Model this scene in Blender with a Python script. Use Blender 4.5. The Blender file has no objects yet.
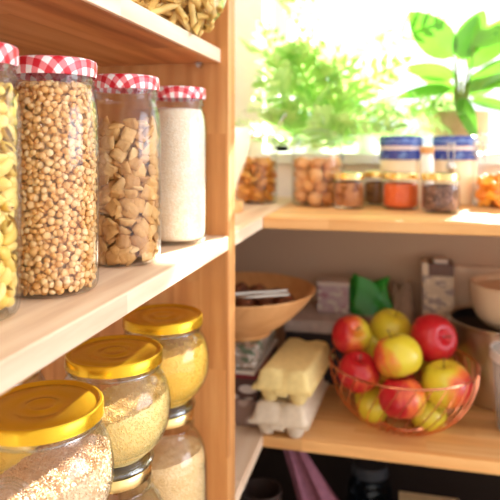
import bpy, math, random
from mathutils import Vector, Matrix, Euler
PI = math.pi
EYE = 1.5                      # eye height above the floor; heights below are given relative to the eye
rnd = random.Random(7)
C = bpy.context.scene.collection

# ------------------------------------------------------------------ helpers
def srgb(r, g, b):
    f = lambda c: (c/255/12.92) if c/255 <= .04045 else ((c/255+.055)/1.055)**2.4
    return (f(r), f(g), f(b), 1)

def mk(name, vf, mat, parent=None, loc=(0, 0, 0), rot=(0, 0, 0), smooth=True, angle=35, bevel=0):
    me = bpy.data.meshes.new(name)
    me.from_pydata([tuple(v) for v in vf[0]], [], vf[1]); me.update()
    if smooth:
        for p in me.polygons: p.use_smooth = True
        me.set_sharp_from_angle(angle=math.radians(angle))
    me.materials.append(mat)
    o = bpy.data.objects.new(name, me); C.objects.link(o)
    o.location = loc; o.rotation_euler = rot
    if parent: o.parent = parent
    if bevel:
        b = o.modifiers.new('bevel', 'BEVEL'); b.width = bevel; b.segments = 2; b.limit_method = 'ANGLE'
    return o

def tag(o, label=None, cat=None, group=None, kind=None):
    if label: o['label'] = label
    if cat: o['category'] = cat
    if group: o['group'] = group
    if kind: o['kind'] = kind
    return o

def thing(name, label, cat, loc, rotz=0, group=None):
    o = bpy.data.objects.new(name, None); C.objects.link(o)
    o.empty_display_size = .02
    o.location = (loc[0], loc[1], loc[2]+EYE); o.rotation_euler = (0, 0, rotz)
    return tag(o, label, cat, group)

def dup(src, loc, rot=(0, 0, 0), scale=None, label=None, group=None):
    c = src.copy(); C.objects.link(c); c.location = loc; c.rotation_euler = rot
    if scale: c.scale = scale
    for ch in list(src.children):
        k = ch.copy(); C.objects.link(k); k.parent = c
    if label: c['label'] = label
    if group: c['group'] = group
    return c

def join(*parts):
    V, F = [], []
    for v, f in parts:
        n = len(V); V += list(v); F += [tuple(i+n for i in q) for q in f]
    return V, F

def xf(vf, m):
    return [m @ Vector(v) for v in vf[0]], vf[1]

def box(sx, sy, sz, c=(0, 0, 0)):
    V = [(c[0]+sx/2*a, c[1]+sy/2*b, c[2]+sz/2*d) for a in (-1, 1) for b in (-1, 1) for d in (-1, 1)]
    return V, [(0, 1, 3, 2), (4, 6, 7, 5), (0, 4, 5, 1), (2, 3, 7, 6), (0, 2, 6, 4), (1, 5, 7, 3)]

def lathe(prof, n=48):
    V, F, rings = [], [], []
    for r, z in prof:
        if r < 1e-6:
            V.append((0, 0, z)); rings.append([len(V)-1])
        else:
            s = len(V)
            V += [(r*math.cos(2*PI*i/n), r*math.sin(2*PI*i/n), z) for i in range(n)]
            rings.append(list(range(s, s+n)))
    for a, b in zip(rings, rings[1:]):
        for i in range(n):
            j = (i+1) % n
            if len(a) == 1 and len(b) == 1: continue
            if len(a) == 1: F.append((a[0], b[j], b[i]))
            elif len(b) == 1: F.append((a[i], a[j], b[0]))
            else: F.append((a[i], a[j], b[j], b[i]))
    return V, F

def smooth_prof(pts, k=3):
    for _ in range(k):
        q = [pts[0]]
        for a, b in zip(pts, pts[1:]):
            q.append((a[0]*.75+b[0]*.25, a[1]*.75+b[1]*.25)); q.append((a[0]*.25+b[0]*.75, a[1]*.25+b[1]*.75))
        q.append(pts[-1]); pts = q
    return pts

def tube(pts, r, n=8, closed=False):
    pts = [Vector(p) for p in pts]; V, F = [], []
    N = len(pts); up = Vector((0, 0, 1))
    for i, p in enumerate(pts):
        a = pts[(i-1) % N] if (closed or i) else p
        b = pts[(i+1) % N] if (closed or i < N-1) else p
        t = (b-a).normalized()
        u = t.cross(up if abs(t.z) < .95 else Vector((1, 0, 0))).normalized(); w = t.cross(u)
        rr = r[i] if isinstance(r, (list, tuple)) else r
        V += [p+u*rr*math.cos(2*PI*k/n)+w*rr*math.sin(2*PI*k/n) for k in range(n)]
    for i in range(N if closed else N-1):
        j = (i+1) % N
        for k in range(n):
            l = (k+1) % n
            F.append((i*n+k, i*n+l, j*n+l, j*n+k))
    if not closed:
        F.append(tuple(range(n-1, -1, -1))); F.append(tuple((N-1)*n+k for k in range(n)))
    return V, F

def ring(R, z, r, n=64, m=8):
    return tube([(R*math.cos(2*PI*i/n), R*math.sin(2*PI*i/n), z) for i in range(n)], r, m, True)

def ball(rx, ry, rz, nu=10, nv=6):
    V = [(0, 0, -rz)]
    for j in range(1, nv):
        p = -PI/2+PI*j/nv
        for i in range(nu):
            a = 2*PI*i/nu; V.append((rx*math.cos(p)*math.cos(a), ry*math.cos(p)*math.sin(a), rz*math.sin(p)))
    V.append((0, 0, rz)); F = []
    for i in range(nu): F.append((0, 1+(i+1) % nu, 1+i))
    for j in range(nv-2):
        for i in range(nu):
            a = 1+j*nu+i; b = 1+j*nu+(i+1) % nu
            F.append((a, b, b+nu, a+nu))
    t = len(V)-1; s = 1+(nv-2)*nu
    for i in range(nu): F.append((s+i, s+(i+1) % nu, t))
    return V, F

def grid(nu, nv, fn):
    V = [fn(i/(nu-1), j/(nv-1)) for j in range(nv) for i in range(nu)]
    F = [(j*nu+i, j*nu+i+1, (j+1)*nu+i+1, (j+1)*nu+i) for j in range(nv-1) for i in range(nu-1)]
    return V, F

# ------------------------------------------------------------------ materials
class Mat:
    def __init__(s, name):
        s.m = bpy.data.materials.new(name); s.m.use_nodes = True
        s.nt = s.m.node_tree; s.nt.nodes.clear()
        s.out = s.n('ShaderNodeOutputMaterial')
    def n(s, t, **kw):
        x = s.nt.nodes.new(t)
        for k, v in kw.items(): setattr(x, k, v)
        return x
    def l(s, a, b): s.nt.links.new(a, b)
    def bsdf(s, col=None, rough=.5, metal=0, spec=.5, **kw):
        b = s.n('ShaderNodeBsdfPrincipled'); b.inputs['Roughness'].default_value = rough
        b.inputs['Metallic'].default_value = metal; b.inputs['Specular IOR Level'].default_value = spec
        if col: b.inputs['Base Color'].default_value = col
        for k, v in kw.items(): b.inputs[k.replace('_', ' ')].default_value = v
        s.l(b.outputs[0], s.out.inputs[0]); s.b = b
        return b
    def math(s, op, a, b=None, c=None):
        x = s.n('ShaderNodeMath', operation=op)
        for i, v in enumerate((a, b, c)):
            if v is None: continue
            if isinstance(v, (int, float)): x.inputs[i].default_value = v
            else: s.l(v, x.inputs[i])
        return x.outputs[0]
    def ramp(s, fac, stops):
        r = s.n('ShaderNodeValToRGB'); e = r.color_ramp.elements
        while len(e) < len(stops): e.new(.5)
        for k, (p, c) in zip(e, stops): k.position = p; k.color = c
        s.l(fac, r.inputs[0]); return r.outputs[0]
    def mix(s, fac, a, b, mode='MIX'):
        x = s.n('ShaderNodeMix', data_type='RGBA', blend_type=mode)
        for i, v in ((0, fac), (6, a), (7, b)):
            if isinstance(v, (int, float, tuple)): x.inputs[i].default_value = v
            else: s.l(v, x.inputs[i])
        return x.outputs[2]
    def bump(s, h, strength=.3, dist=.002):
        b = s.n('ShaderNodeBump'); b.inputs['Strength'].default_value = strength; b.inputs['Distance'].default_value = dist
        s.l(h, b.inputs['Height']); s.l(b.outputs[0], s.b.inputs['Normal'])
    def noise(s, scale, detail=3, vec=None, rough=.5, dist=0):
        x = s.n('ShaderNodeTexNoise'); x.inputs['Scale'].default_value = scale; x.inputs['Detail'].default_value = detail
        x.inputs['Roughness'].default_value = rough; x.inputs['Distortion'].default_value = dist
        if vec is not None: s.l(vec, x.inputs['Vector'])
        return x.outputs['Fac']
    def obj(s):
        return s.n('ShaderNodeTexCoord').outputs['Object']

def wood(name, grain, light, mid, dark, strip=.06, rough=.5, streak=1.0):
    """pine: grain runs along axis `grain`; glued strips lie side by side across it"""
    m = Mat(name); co = m.obj(); info = m.n('ShaderNodeObjectInfo')
    add = m.n('ShaderNodeVectorMath', operation='ADD'); m.l(co, add.inputs[0])
    sc = m.n('ShaderNodeVectorMath', operation='SCALE'); sc.inputs[3].default_value = 3.7
    cmb = m.n('ShaderNodeCombineXYZ'); m.l(info.outputs['Random'], cmb.inputs[0]); m.l(info.outputs['Random'], cmb.inputs[1]); m.l(info.outputs['Random'], cmb.inputs[2])
    m.l(cmb.outputs[0], sc.inputs[0]); m.l(sc.outputs[0], add.inputs[1])
    sep = m.n('ShaderNodeSeparateXYZ'); m.l(add.outputs[0], sep.inputs[0])
    g = {'X': 0, 'Y': 1, 'Z': 2}[grain]; ac = {'X': 1, 'Y': 0, 'Z': 0}[grain]
    cell = m.math('FLOOR', m.math('DIVIDE', sep.outputs[ac], strip))
    joint = m.math('FLOOR', m.math('ADD', m.math('DIVIDE', sep.outputs[g], .43), m.math('MULTIPLY', cell, .37)))
    wn = m.n('ShaderNodeTexWhiteNoise', noise_dimensions='2D'); c2 = m.n('ShaderNodeCombineXYZ')
    m.l(cell, c2.inputs[0]); m.l(joint, c2.inputs[1]); m.l(c2.outputs[0], wn.inputs[0])
    st = m.n('ShaderNodeCombineXYZ')
    for i in range(3):
        k = m.math('MULTIPLY', sep.outputs[i], .09 if i == g else 1.0)
        m.l(m.math('ADD', k, m.math('MULTIPLY', wn.outputs['Value'], 5.0)), st.inputs[i])
    low = m.noise(14, 3, st.outputs[0], .55, .6)
    fine = m.noise(170, 3, st.outputs[0], .6)
    w = m.n('ShaderNodeTexWave', wave_type='RINGS', rings_direction={'X': 'X', 'Y': 'Y', 'Z': 'Z'}[grain])
    w.inputs['Scale'].default_value = 11; w.inputs['Distortion'].default_value = 7; w.inputs['Detail'].default_value = 2
    w.inputs['Detail Scale'].default_value = 1.2
    m.l(st.outputs[0], w.inputs['Vector'])
    f = m.math('ADD', m.math('MULTIPLY', low, .72*streak), m.math('ADD', m.math('MULTIPLY', w.outputs['Fac'], .14*streak), m.math('MULTIPLY', fine, .20)))
    col = m.ramp(f, [(.22, light), (.55, mid), (.92, dark)])
    hs = m.n('ShaderNodeHueSaturation'); m.l(col, hs.inputs['Color'])
    m.l(m.math('ADD', m.math('MULTIPLY', wn.outputs['Value'], .22), .88), hs.inputs['Value'])
    m.bsdf(rough=rough, spec=.35); m.l(hs.outputs[0], m.b.inputs['Base Color'])
    m.bump(f, .15, .001)
    return m.m

W_L, W_M, W_D = srgb(240, 206, 160), srgb(222, 172, 116), srgb(186, 122, 70)
wood_y = wood('pale pine grain along y', 'Y', srgb(242, 222, 196), srgb(226, 196, 164), srgb(188, 142, 108), .09)
wood_x = wood('pine grain along x', 'X', srgb(240, 200, 142), srgb(224, 170, 106), srgb(186, 120, 62), .045)
wood_z = wood('pine grain along z', 'Z', srgb(226, 174, 112), srgb(204, 142, 82), srgb(156, 92, 46), .05)
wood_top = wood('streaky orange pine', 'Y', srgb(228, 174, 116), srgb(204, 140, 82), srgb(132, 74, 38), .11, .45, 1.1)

def glass(name, tint=(1, 1, 1, 1), edge=(.80, .86, .84, 1), ior=1.5, rough=0.0):
    """thin clear glass: a clear sheet that mirrors more towards grazing angles"""
    m = Mat(name)
    lw = m.n('ShaderNodeLayerWeight'); lw.inputs[0].default_value = .5
    f5 = m.math('POWER', lw.outputs['Facing'], 3.4)
    r0 = ((ior-1)/(ior+1))**2
    fac = m.math('MINIMUM', m.math('ADD', m.math('MULTIPLY', f5, .85-r0), r0*.5), .88)
    tr = m.n('ShaderNodeBsdfTransparent'); gl = m.n('ShaderNodeBsdfAnisotropic'); gl.inputs['Roughness'].default_value = rough+.02
    m.l(m.mix(m.math('POWER', lw.outputs['Facing'], 3.0), tint, edge), tr.inputs[0])
    mx = m.n('ShaderNodeMixShader'); m.l(fac, mx.inputs[0]); m.l(tr.outputs[0], mx.inputs[1]); m.l(gl.outputs[0], mx.inputs[2])
    m.l(mx.outputs[0], m.out.inputs[0])
    return m.m
GL = glass('clear glass')
GLT = glass('thick moulded glass', (.97, .98, .97, 1), (.72, .78, .74, 1), 2.6, .06)
GLP = glass('window glass', (1, 1, 1, 1), (.97, .99, .98, 1))
fm = Mat('milky plastic')
_t = fm.n('ShaderNodeBsdfTransparent'); _t.inputs[0].default_value = (.9, .9, .9, 1)
_d = fm.bsdf(srgb(226, 220, 212), .35); _x = fm.n('ShaderNodeMixShader'); _x.inputs[0].default_value = .30
fm.l(_t.outputs[0], _x.inputs[1]); fm.l(_d.outputs[0], _x.inputs[2]); fm.l(_x.outputs[0], fm.out.inputs[0])
FROST = fm.m

def plain(name, col, rough=.5, metal=0, spec=.5, nscale=0, namt=.15, bump=0, **kw):
    m = Mat(name); m.bsdf(col, rough, metal, spec, **kw)
    if nscale:
        f = m.noise(nscale, 4, m.obj())
        dark = tuple(c*(1-namt*1.6) for c in col[:3])+(1,); lit = tuple(min(1, c*(1+namt)) for c in col[:3])+(1,)
        m.l(m.ramp(f, [(.3, dark), (.7, lit)]), m.b.inputs['Base Color'])
        if bump: m.bump(f, bump, .003)
    return m.m

def grainy(name, cols, rough=.6, bump=0, bscale=400, sss=0):
    """pieces of one bulk food, each piece its own tone"""
    m = Mat(name); g = m.n('ShaderNodeNewGeometry'); m.bsdf(rough=rough, spec=.35)
    info = m.n('ShaderNodeObjectInfo')
    r = m.math('FRACT', m.math('ADD', g.outputs['Random Per Island'], info.outputs['Random']))
    n = len(cols)
    c = m.ramp(r, [(i/(n-1), c) for i, c in enumerate(cols)])
    f = m.noise(bscale, 3, m.obj())
    c = m.mix(m.math('MULTIPLY', f, .35), c, cols[0], 'MULTIPLY')
    m.l(c, m.b.inputs['Base Color'])
    if bump: m.bump(f, bump, .002)
    if sss:
        m.b.inputs['Subsurface Weight'].default_value = sss; m.b.inputs['Subsurface Radius'].default_value = (.01, .006, .003)
        m.b.inputs['Subsurface Scale'].default_value = .3
    return m.m

def powder(name, a, b, scale=260, bump=.5):
    m = Mat(name); co = m.obj(); m.bsdf(rough=.8, spec=.2)
    v = m.n('ShaderNodeTexVoronoi'); v.inputs['Scale'].default_value = scale; m.l(co, v.inputs['Vector'])
    n = m.noise(scale*.12, 4, co)
    f = m.math('ADD', m.math('MULTIPLY', v.outputs['Color'], .5), m.math('MULTIPLY', n, .5))
    m.l(m.ramp(f, [(.25, a), (.75, b)]), m.b.inputs['Base Color']); m.bump(v.outputs['Distance'], bump, .003)
    return m.m

def gingham():
    m = Mat('red and white gingham print'); m.bsdf(rough=.35)
    uv = m.n('ShaderNodeUVMap'); uv.uv_map = 'UVMap'
    sep = m.n('ShaderNodeSeparateXYZ'); m.l(uv.outputs[0], sep.inputs[0])
    s = []
    for i in (0, 1):
        s.append(m.math('GREATER_THAN', m.math('FRACT', m.math('DIVIDE', sep.outputs[i], .0180)), .5))
    f = m.math('MULTIPLY', m.math('ADD', s[0], s[1]), .5)
    r = m.ramp(f, [(0, srgb(248, 244, 240)), (.5, srgb(232, 128, 132)), (1, srgb(205, 28, 44))])
    m.nt.nodes[-1].color_ramp.interpolation = 'CONSTANT'
    e = m.nt.nodes[-1].color_ramp.elements; e[1].position = .3; e[2].position = .8
    m.l(r, m.b.inputs['Base Color'])
    return m.m
GING = gingham()

GOLD = plain('golden lacquered metal', srgb(236, 208, 140), .24, 1, .5, 40, .05)
GOLDT = plain('yellow gold lid paint', srgb(216, 170, 36), .24, .78, .6)
STEEL = plain('brushed steel', (.62, .6, .58, 1), .25, 1)
COPPER = plain('copper wire', srgb(236, 150, 112), .25, 1)
WHITE = plain('white painted plaster', srgb(244, 240, 234), .8, 0, .2, 30, .02)
FRAME = plain('white window frame paint', srgb(236, 238, 234), .4)

# ------------------------------------------------------------------ the setting
def struct(name, vf, mat, loc=(0, 0, 0), parent=None, bevel=0):
    o = mk(name, vf, mat, parent, (loc[0], loc[1], loc[2]+(EYE if not parent else 0)), smooth=False, bevel=bevel)
    if not parent: o['kind'] = 'structure'
    return o
WY = 1.90                      # face of the back wall
struct('floor', box(5, 5, .05, (0, 0, -.025)), plain('brown floor tiles', srgb(120, 96, 78), .5, 0, .4, 6, .1), (.8, .6, -EYE))
WX0, WX1, WZ0, WZ1 = -.415, 1.5, -.065, .66
struct('wall_back', join(box(3.15, .28, EYE+WZ0, (.725, 0, (WZ0-EYE)/2)), box(.435, .28, WZ1-WZ0, (-.6325, 0, (WZ0+WZ1)/2)),
       box(.8, .28, WZ1-WZ0, (1.9, 0, (WZ0+WZ1)/2)), box(3.15, .28, 1.2, (.725, 0, WZ1+.6))), WHITE, (0, WY+.14, 0))
struct('wall_left', box(.1, 5, 3.4, (0, 0, 0)), WHITE, (-.90, -.45, .2))
win = struct('window_1', join(box(.05, .06, WZ1-WZ0, (WX0+.025, 0, (WZ0+WZ1)/2)), box(.05, .06, WZ1-WZ0, (WX1-.025, 0, (WZ0+WZ1)/2)),
       box(WX1-WX0, .06, .05, ((WX0+WX1)/2, 0, WZ1-.025)), box(WX1-WX0, .06, .03, ((WX0+WX1)/2, 0, -.020)),
       box(.05, .05, WZ1-WZ0, (.86, 0, (WZ0+WZ1)/2))), FRAME, (0, WY+.23, 0))
mk('pane', box(WX1-WX0-.06, .006, WZ1-WZ0-.05, ((WX0+WX1)/2, 0, (WZ0+WZ1)/2+.01)), GLP, win, (0, 0, 0), smooth=False)
mk('window_sill', box(WX1-WX0-.01, .30, .034, (0, 0, 0)), FRAME, win, ((WX0+WX1)/2, -.125, -.045), smooth=False, bevel=.004)

# ------------------------------------------------------------------ wooden shelving
MT, MB = -.167, -.193          # middle shelf, top and underside
LT, LB = -.667, -.693          # lower shelf
FX = -.293                     # front plane of the left unit
FY = 1.34                      # front plane of the back unit
u1 = thing('shelving_unit', 'light pine shelving unit along the left wall, holding the rows of jars', 'shelves', (-.57, .5, -EYE))
def board(par, name, x0, x1, y0, y1, z0, z1, mat, bev=.0025, label=None):
    p = par.location
    o = mk(name, box(x1-x0, y1-y0, z1-z0), mat, par, ((x0+x1)/2-p.x, (y0+y1)/2-p.y, (z0+z1)/2+EYE-p.z), smooth=False, bevel=bev)
    if label: o['label'] = label
    return o
board(u1, 'edge_sheen', -.314, -.308, -.25, 1.05, .148, .173, wood_y, .001)  # added strip: cool light on the shelf front is put into its pale colour
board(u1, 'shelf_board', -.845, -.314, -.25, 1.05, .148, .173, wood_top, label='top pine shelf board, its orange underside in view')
board(u1, 'shelf_board', -.845, FX, -.25, 1.05, MB, MT, wood_y, label='middle pine shelf board with a sunlit front edge')
board(u1, 'shelf_board', -.845, FX, -.25, 1.05, LB, LT, wood_y)
board(u1, 'shelf_board', -.845, FX, -.25, 1.05, -1.2, -1.174, wood_y)
board(u1, 'side_panel', -.845, FX, 1.05, 1.097, -EYE, .9, wood_z)
for (x, y, z) in ((-.345, 1.045, .143), (-.335, 1.045, MB-.006), (-.335, 1.045, LB-.006)):
    mk('shelf_pin', join(xf(lathe([(0, 0), (.005, 0), (.005, .014), (0, .014)], 16), Matrix.Rotation(PI/2, 4, 'X')), box(.012, .014, .003, (0, -.007, .004))), STEEL, u1,
       (x-u1.location.x, y-u1.location.y, z+EYE-u1.location.z))
DK0 = plain('shade-dark shelf board', srgb(58, 44, 38), .6)  # shade below the lower shelf is put into the bottom shelf's colour
u2 = thing('shelving_unit', 'light pine corner shelving unit under the window, holding egg cartons and apples', 'shelves', (.3, 1.6, -EYE))
for zt in (MT, LT, -1.15):
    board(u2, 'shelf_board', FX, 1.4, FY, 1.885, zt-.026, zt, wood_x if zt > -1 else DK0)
    board(u2, 'corner_board', -.845, FX, 1.097, 1.885, zt-.026, zt, wood_y if zt > -1 else DK0)
board(u2, 'shade_panel', -.845, 1.4, 1.892, 1.899, LT, MT-.026, plain('shade-toned panel', srgb(196, 168, 142), .7, 0, .2), 0, 'shade-toned panel standing in for the shaded wall between the two shelves')  # added board: the shade on the white bay wall is put into its colour
DK = plain('deep shade board', srgb(52, 40, 34), .7, 0, .2)
board(u2, 'shade_panel', -.845, 1.4, 1.885, 1.899, -EYE, LT-.026, DK, 0, 'dark added board painting the deep shade under the lower shelf')  # board added to paint the deep shade below the shelf
board(u2, 'side_panel', 1.4, 1.44, FY, 1.895, -EYE, MT, wood_z)

# ------------------------------------------------------------------ gingham lidded tall jars
def gingham_lid(R, H, parent, z, turn):
    prof = [(0, H), (R*.5, H), (R*.93, H), (R*.985, H-.0015), (R, H-.005), (R, .002), (R*.985, 0), (R*.97, .001)]
    vf = lathe(prof, 72)
    o = mk('lid', vf, GING, parent, (0, 0, z), (0, 0, turn), angle=60)
    me = o.data; uv = me.uv_layers.new(name='UVMap')
    for lp in me.loops:
        v = me.vertices[lp.vertex_index].co; r = math.hypot(v.x, v.y)
        rr = r + (H-v.z); k = rr/r if r > 1e-6 else 1
        uv.data[lp.index].uv = (v.x*k+.5, v.y*k+.5)
    return o

TJ = [(0, .004), (.034, .003), (.042, .0), (.0485, .003), (.051, .011), (.0512, .03), (.0512, .10), (.0512, .180), (.0505, .200), (.048, .216), (.0448, .2245), (.0440, .229)]
TJ_in = [(r-.0028 if r > .01 else r, z+.004) for r, z in TJ[1:-1]]
def shell(prof, t=.0028, neck=None, n=64):
    out = smooth_prof(prof, 2)
    inn = [(max(0, r-t), z+(t if r < prof[-1][0]*.97 and z < .03 else 0)) for r, z in out]
    inn = inn[::-1]; inn[-1] = (0, inn[-1][1])
    return lathe(out+inn, n)
def tall_jar(x, y, label, turn):
    t = thing('glass_jar', label, 'jar', (x, y, MT+.0005), turn)
    body = mk('body', shell(TJ), GL, t, angle=50)
    mk('neck_thread', join(ring(.0455, .2325, .0016, 64), ring(.0455, .2375, .0012, 64), lathe([(.0440, .229), (.0450, .231), (.0447, .243), (.0420, .243), (.0415, .229)], 64)), GL, t)
    gingham_lid(.0490, .0195, t, .2420, .35)
    return t
J1, J2, J3, J4 = (-.401, .495), (-.379, .613), (-.3726, .787), (-.3603, .964)
tall_jar(*J1, 'tall glass jar with red gingham lid at the left edge, holding yellow shell pasta', .2)
tall_jar(*J2, 'tall glass jar with red gingham lid, full of beige split peas', 1.1)
tall_jar(*J3, 'tall glass jar with red gingham lid, holding square toasted cereal', 2.3)
tall_jar(*J4, 'tall glass jar with red gingham lid, filled with white grain, next to the side panel', 0)

def rot_rand(r=rnd): return Euler((r.uniform(0, 2*PI), r.uniform(0, 2*PI), r.uniform(0, 2*PI))).to_matrix().to_4x4()

def scatter_mesh(pts, protos, fnrot, sc=(.85, 1.15)):
    parts = []
    for p in pts:
        m = Matrix.Translation(p) @ fnrot(p) @ Matrix.Scale(rnd.uniform(*sc), 4)
        parts.append(xf(rnd.choice(protos), m))
    return join(*parts)

# split peas: one mass nobody could count
def peas():
    R = .0462; pts = []
    def rr(z): return (R if z > .013 else R-.004) if z < .198 else R-(z-.198)*.20
    for q0, dm in ((.0, .0071), (.0030, .0069), (.0062, .0075)):
        cells = {}; cs = dm
        for _ in range(14000):
            z = rnd.uniform(.007, .233); u = rnd.uniform(0, 2*PI*R); cu, cz = int(u/cs), int(z/cs); nmax = int(2*PI*R/cs)
            ok = True
            for i in (-1, 0, 1):
                for j in (-1, 0, 1):
                    for (u2, z2) in cells.get(((cu+i) % (nmax+1), cz+j), ()):
                        du = abs(u-u2); du = min(du, 2*PI*R-du)
                        if du*du+(z-z2)**2*1.35 < dm*dm: ok = False
            if ok:
                cells.setdefault((cu, cz), []).append((u, z)); a = u/R
                q = rr(z)-q0-rnd.uniform(0, .0016)
                pts.append(Vector((q*math.cos(a), q*math.sin(a), z)))
    def fr(p):
        a = math.atan2(p.y, p.x)
        return Matrix.Rotation(a, 4, 'Z') @ Matrix.Rotation(PI/2+rnd.gauss(0, .42), 4, 'Y') @ Matrix.Rotation(rnd.gauss(0, .38), 4, 'X') @ Matrix.Rotation(rnd.uniform(0, 6), 4, 'Z')
    vf = scatter_mesh(pts, [ball(.0040, .0039, .0024, 14, 9), ball(.0037, .0036, .0026, 14, 9), ball(.0043, .0042, .0022, 14, 9)], fr, (.85, 1.1))
    core = lathe([(0, .008), (.034, .008), (.0360, .012), (.0360, .205), (.030, .224), (0, .226)], 40)
    return join(vf, core)
pm = grainy('beige split peas', [srgb(218, 160, 88), srgb(232, 188, 122), srgb(240, 206, 146), srgb(226, 172, 100), srgb(244, 218, 166), srgb(232, 184, 116)], .38, .1, 300, .0)
tag(mk('split_peas', peas(), pm, None, (J2[0], J2[1], MT+EYE)), 'beige split peas filling the second gingham jar from the left', 'split peas', kind='stuff')

# ---- loose pieces: front pieces are things, hidden ones one mass
CAM = Vector((0, 0))
def fill(center, rad, z0, z1, protos, mat, step, rise, name, masslabel, label, cat, group, orient, base=MT, sc=(.85, 1.12), inner=True, facing=0.0, jit=.25, limit=None):
    cx, cy = center; tocam = (CAM-Vector(center)).normalized()
    meshes = []
    for k, p in enumerate(protos):
        me = bpy.data.meshes.new(name); me.from_pydata([tuple(v) for v in p[0]], [], p[1]); me.update()
        for f in me.polygons: f.use_smooth = True
        me.set_sharp_from_angle(angle=math.radians(50)); me.materials.append(mat); meshes.append(me)
    rest = []; z = z0; n = 0
    while z < z1:
        radii = [rad(z)]
        if inner: radii.append(rad(z)-step*.8)
        for li, rr in enumerate(radii):
            if rr < step*.3: continue
            k = max(1, int(2*PI*rr/step)); off = rnd.random()
            for i in range(k):
                a = 2*PI*(i+off+rnd.uniform(-jit, jit))/k
                q = rr-abs(rnd.gauss(0, step*.08))
                p = Vector((q*math.cos(a), q*math.sin(a), z+rnd.uniform(-jit, jit)*rise))
                m = orient(a); s = rnd.uniform(*sc); pi = rnd.randrange(len(protos))
                if limit:
                    mm = m @ Matrix.Scale(s, 4); ext = max(math.hypot(*(mm @ Vector(v)+p).xy) for v in protos[pi][0][::3])
                    if li: ext += step*.55
                    k_ = (q-(ext-limit(z)))/q; p.x *= k_; p.y *= k_
                if li == 0 and Vector((math.cos(a), math.sin(a))).dot(tocam) > facing:
                    o = bpy.data.objects.new(name, meshes[pi]); C.objects.link(o)
                    o.matrix_world = Matrix.Translation((cx+p.x, cy+p.y, base+EYE+p.z)) @ m @ Matrix.Scale(s, 4)
                    tag(o, label, cat, group); n += 1
                else:
                    rest.append(xf(protos[pi], Matrix.Translation(p) @ m @ Matrix.Scale(s, 4)))
        z += rise
    if rest:
        tag(mk(name, join(*rest), mat, None, (cx, cy, base+EYE), angle=50), masslabel, cat, group, 'stuff')
    return n

def rot_out(sd):
    def f(a):
        return Matrix.Rotation(a, 4, 'Z') @ Matrix.Rotation(PI/2+rnd.gauss(0, sd), 4, 'Y') @ Matrix.Rotation(rnd.uniform(0, 6.3), 4, 'Z') @ Matrix.Rotation(rnd.gauss(0, sd*.6), 4, 'X')
    return f

def pillow(s, t, bow=0):
    n = 9; V, F = [], []
    for side in (1, -1):
        vv, ff = grid(n, n, lambda u, v: (0, 0, 0))
        k = len(V)
        for j in range(n):
            for i in range(n):
                x = (i/(n-1)*2-1); y = (j/(n-1)*2-1)
                e = max(0, 1-abs(x)**3.5)*max(0, 1-abs(y)**3.5)
                rid = .13*math.sin(x*9)*e
                V.append((x*s/2*(1-.06*y*y), y*s/2*(1-.06*x*x), side*t/2*(e**.6*(1+rid)+.10)+bow*(x*x-.4)*s))
        F += [tuple(q+k for q in (f if side == 1 else f[::-1])) for f in ff]
    N = n*n
    for i in range(n-1):
        for a, b in ((i, i+1), ((n-1)*n+i+1, (n-1)*n+i)): F.append((b, a, a+N, b+N))
        for a, b in (((i+1)*n, i*n), (i*n+n-1, (i+1)*n+n-1)): F.append((b, a, a+N, b+N))
    return V, F
cm = grainy('toasted square cereal', [srgb(192, 140, 76), srgb(218, 172, 106), srgb(204, 154, 88), srgb(230, 194, 132), srgb(176, 122, 64)], .6, .5, 260)
rj = lambda z: .0420 if z < .2 else .0420-(z-.2)*.3
fill(J3, lambda z: rj(z)-.0035-(.004 if z < .018 else 0), .014, .192, [pillow(.023, .0085), pillow(.021, .0075, .08), pillow(.024, .009, -.08), pillow(.020, .008, .12)], cm, .0175, .0118,
     'cereal_square', 'toasted square cereal, the rest inside the third gingham jar', 'square toasted cereal piece against the glass of the third gingham jar', 'cereal', 'square cereal in the third jar', rot_out(.75), inner=True, limit=lambda z: .0475 if z < .19 else .0475-(z-.19)*.15)

def conch(s):
    V, F = [], []
    nu, nv = 15, 11
    def fn(u, v):
        a = (u-.5)*2*PI*.86; b = (v-.5)*PI
        rr = s*.42*math.cos(b)*(1+.06*math.cos(v*PI*16))*(1-.16*abs(u-.5)*2)
        return (rr*math.cos(a)+s*.1*math.cos(b), rr*math.sin(a)*.8, s*.62*math.sin(b))
    o = grid(nu, nv, fn)
    i = ([(x*.82, y*.82, z*.94) for x, y, z in o[0]], [f[::-1] for f in o[1]])
    return join(o, i)
pastam = grainy('yellow pasta', [srgb(238, 206, 110), srgb(246, 222, 138), srgb(232, 196, 92), srgb(248, 228, 156)], .45, .1, 200)
fill(J1, lambda z: rj(z)-(.008 if z < .022 else 0), .016, .222, [conch(.019), conch(.021), conch(.017)], pastam, .0165, .0125,
     'shell_pasta', 'yellow shell pasta, the rest inside the leftmost jar', 'yellow shell pasta piece in the leftmost gingham jar', 'pasta', 'shell pasta in the leftmost jar', lambda a: rot_rand(), inner=True, limit=lambda z: .0480 if z > .022 else .045)

# white grain in the fourth jar
gm = powder('white semolina', srgb(238, 216, 180), srgb(252, 242, 222), 420, .5)
tag(mk('semolina', lathe(smooth_prof([(0, .006), (.036, .006), (.0460, .010), (.0480, .020), (.0482, .182), (.0475, .200), (.0450, .215), (.0420, .225), (.030, .2275), (0, .228)], 2), 56), gm, None,
       (J4[0], J4[1], MT+EYE)), 'fine white grain filling the jar beside the side panel', 'grain', kind='stuff')

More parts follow.
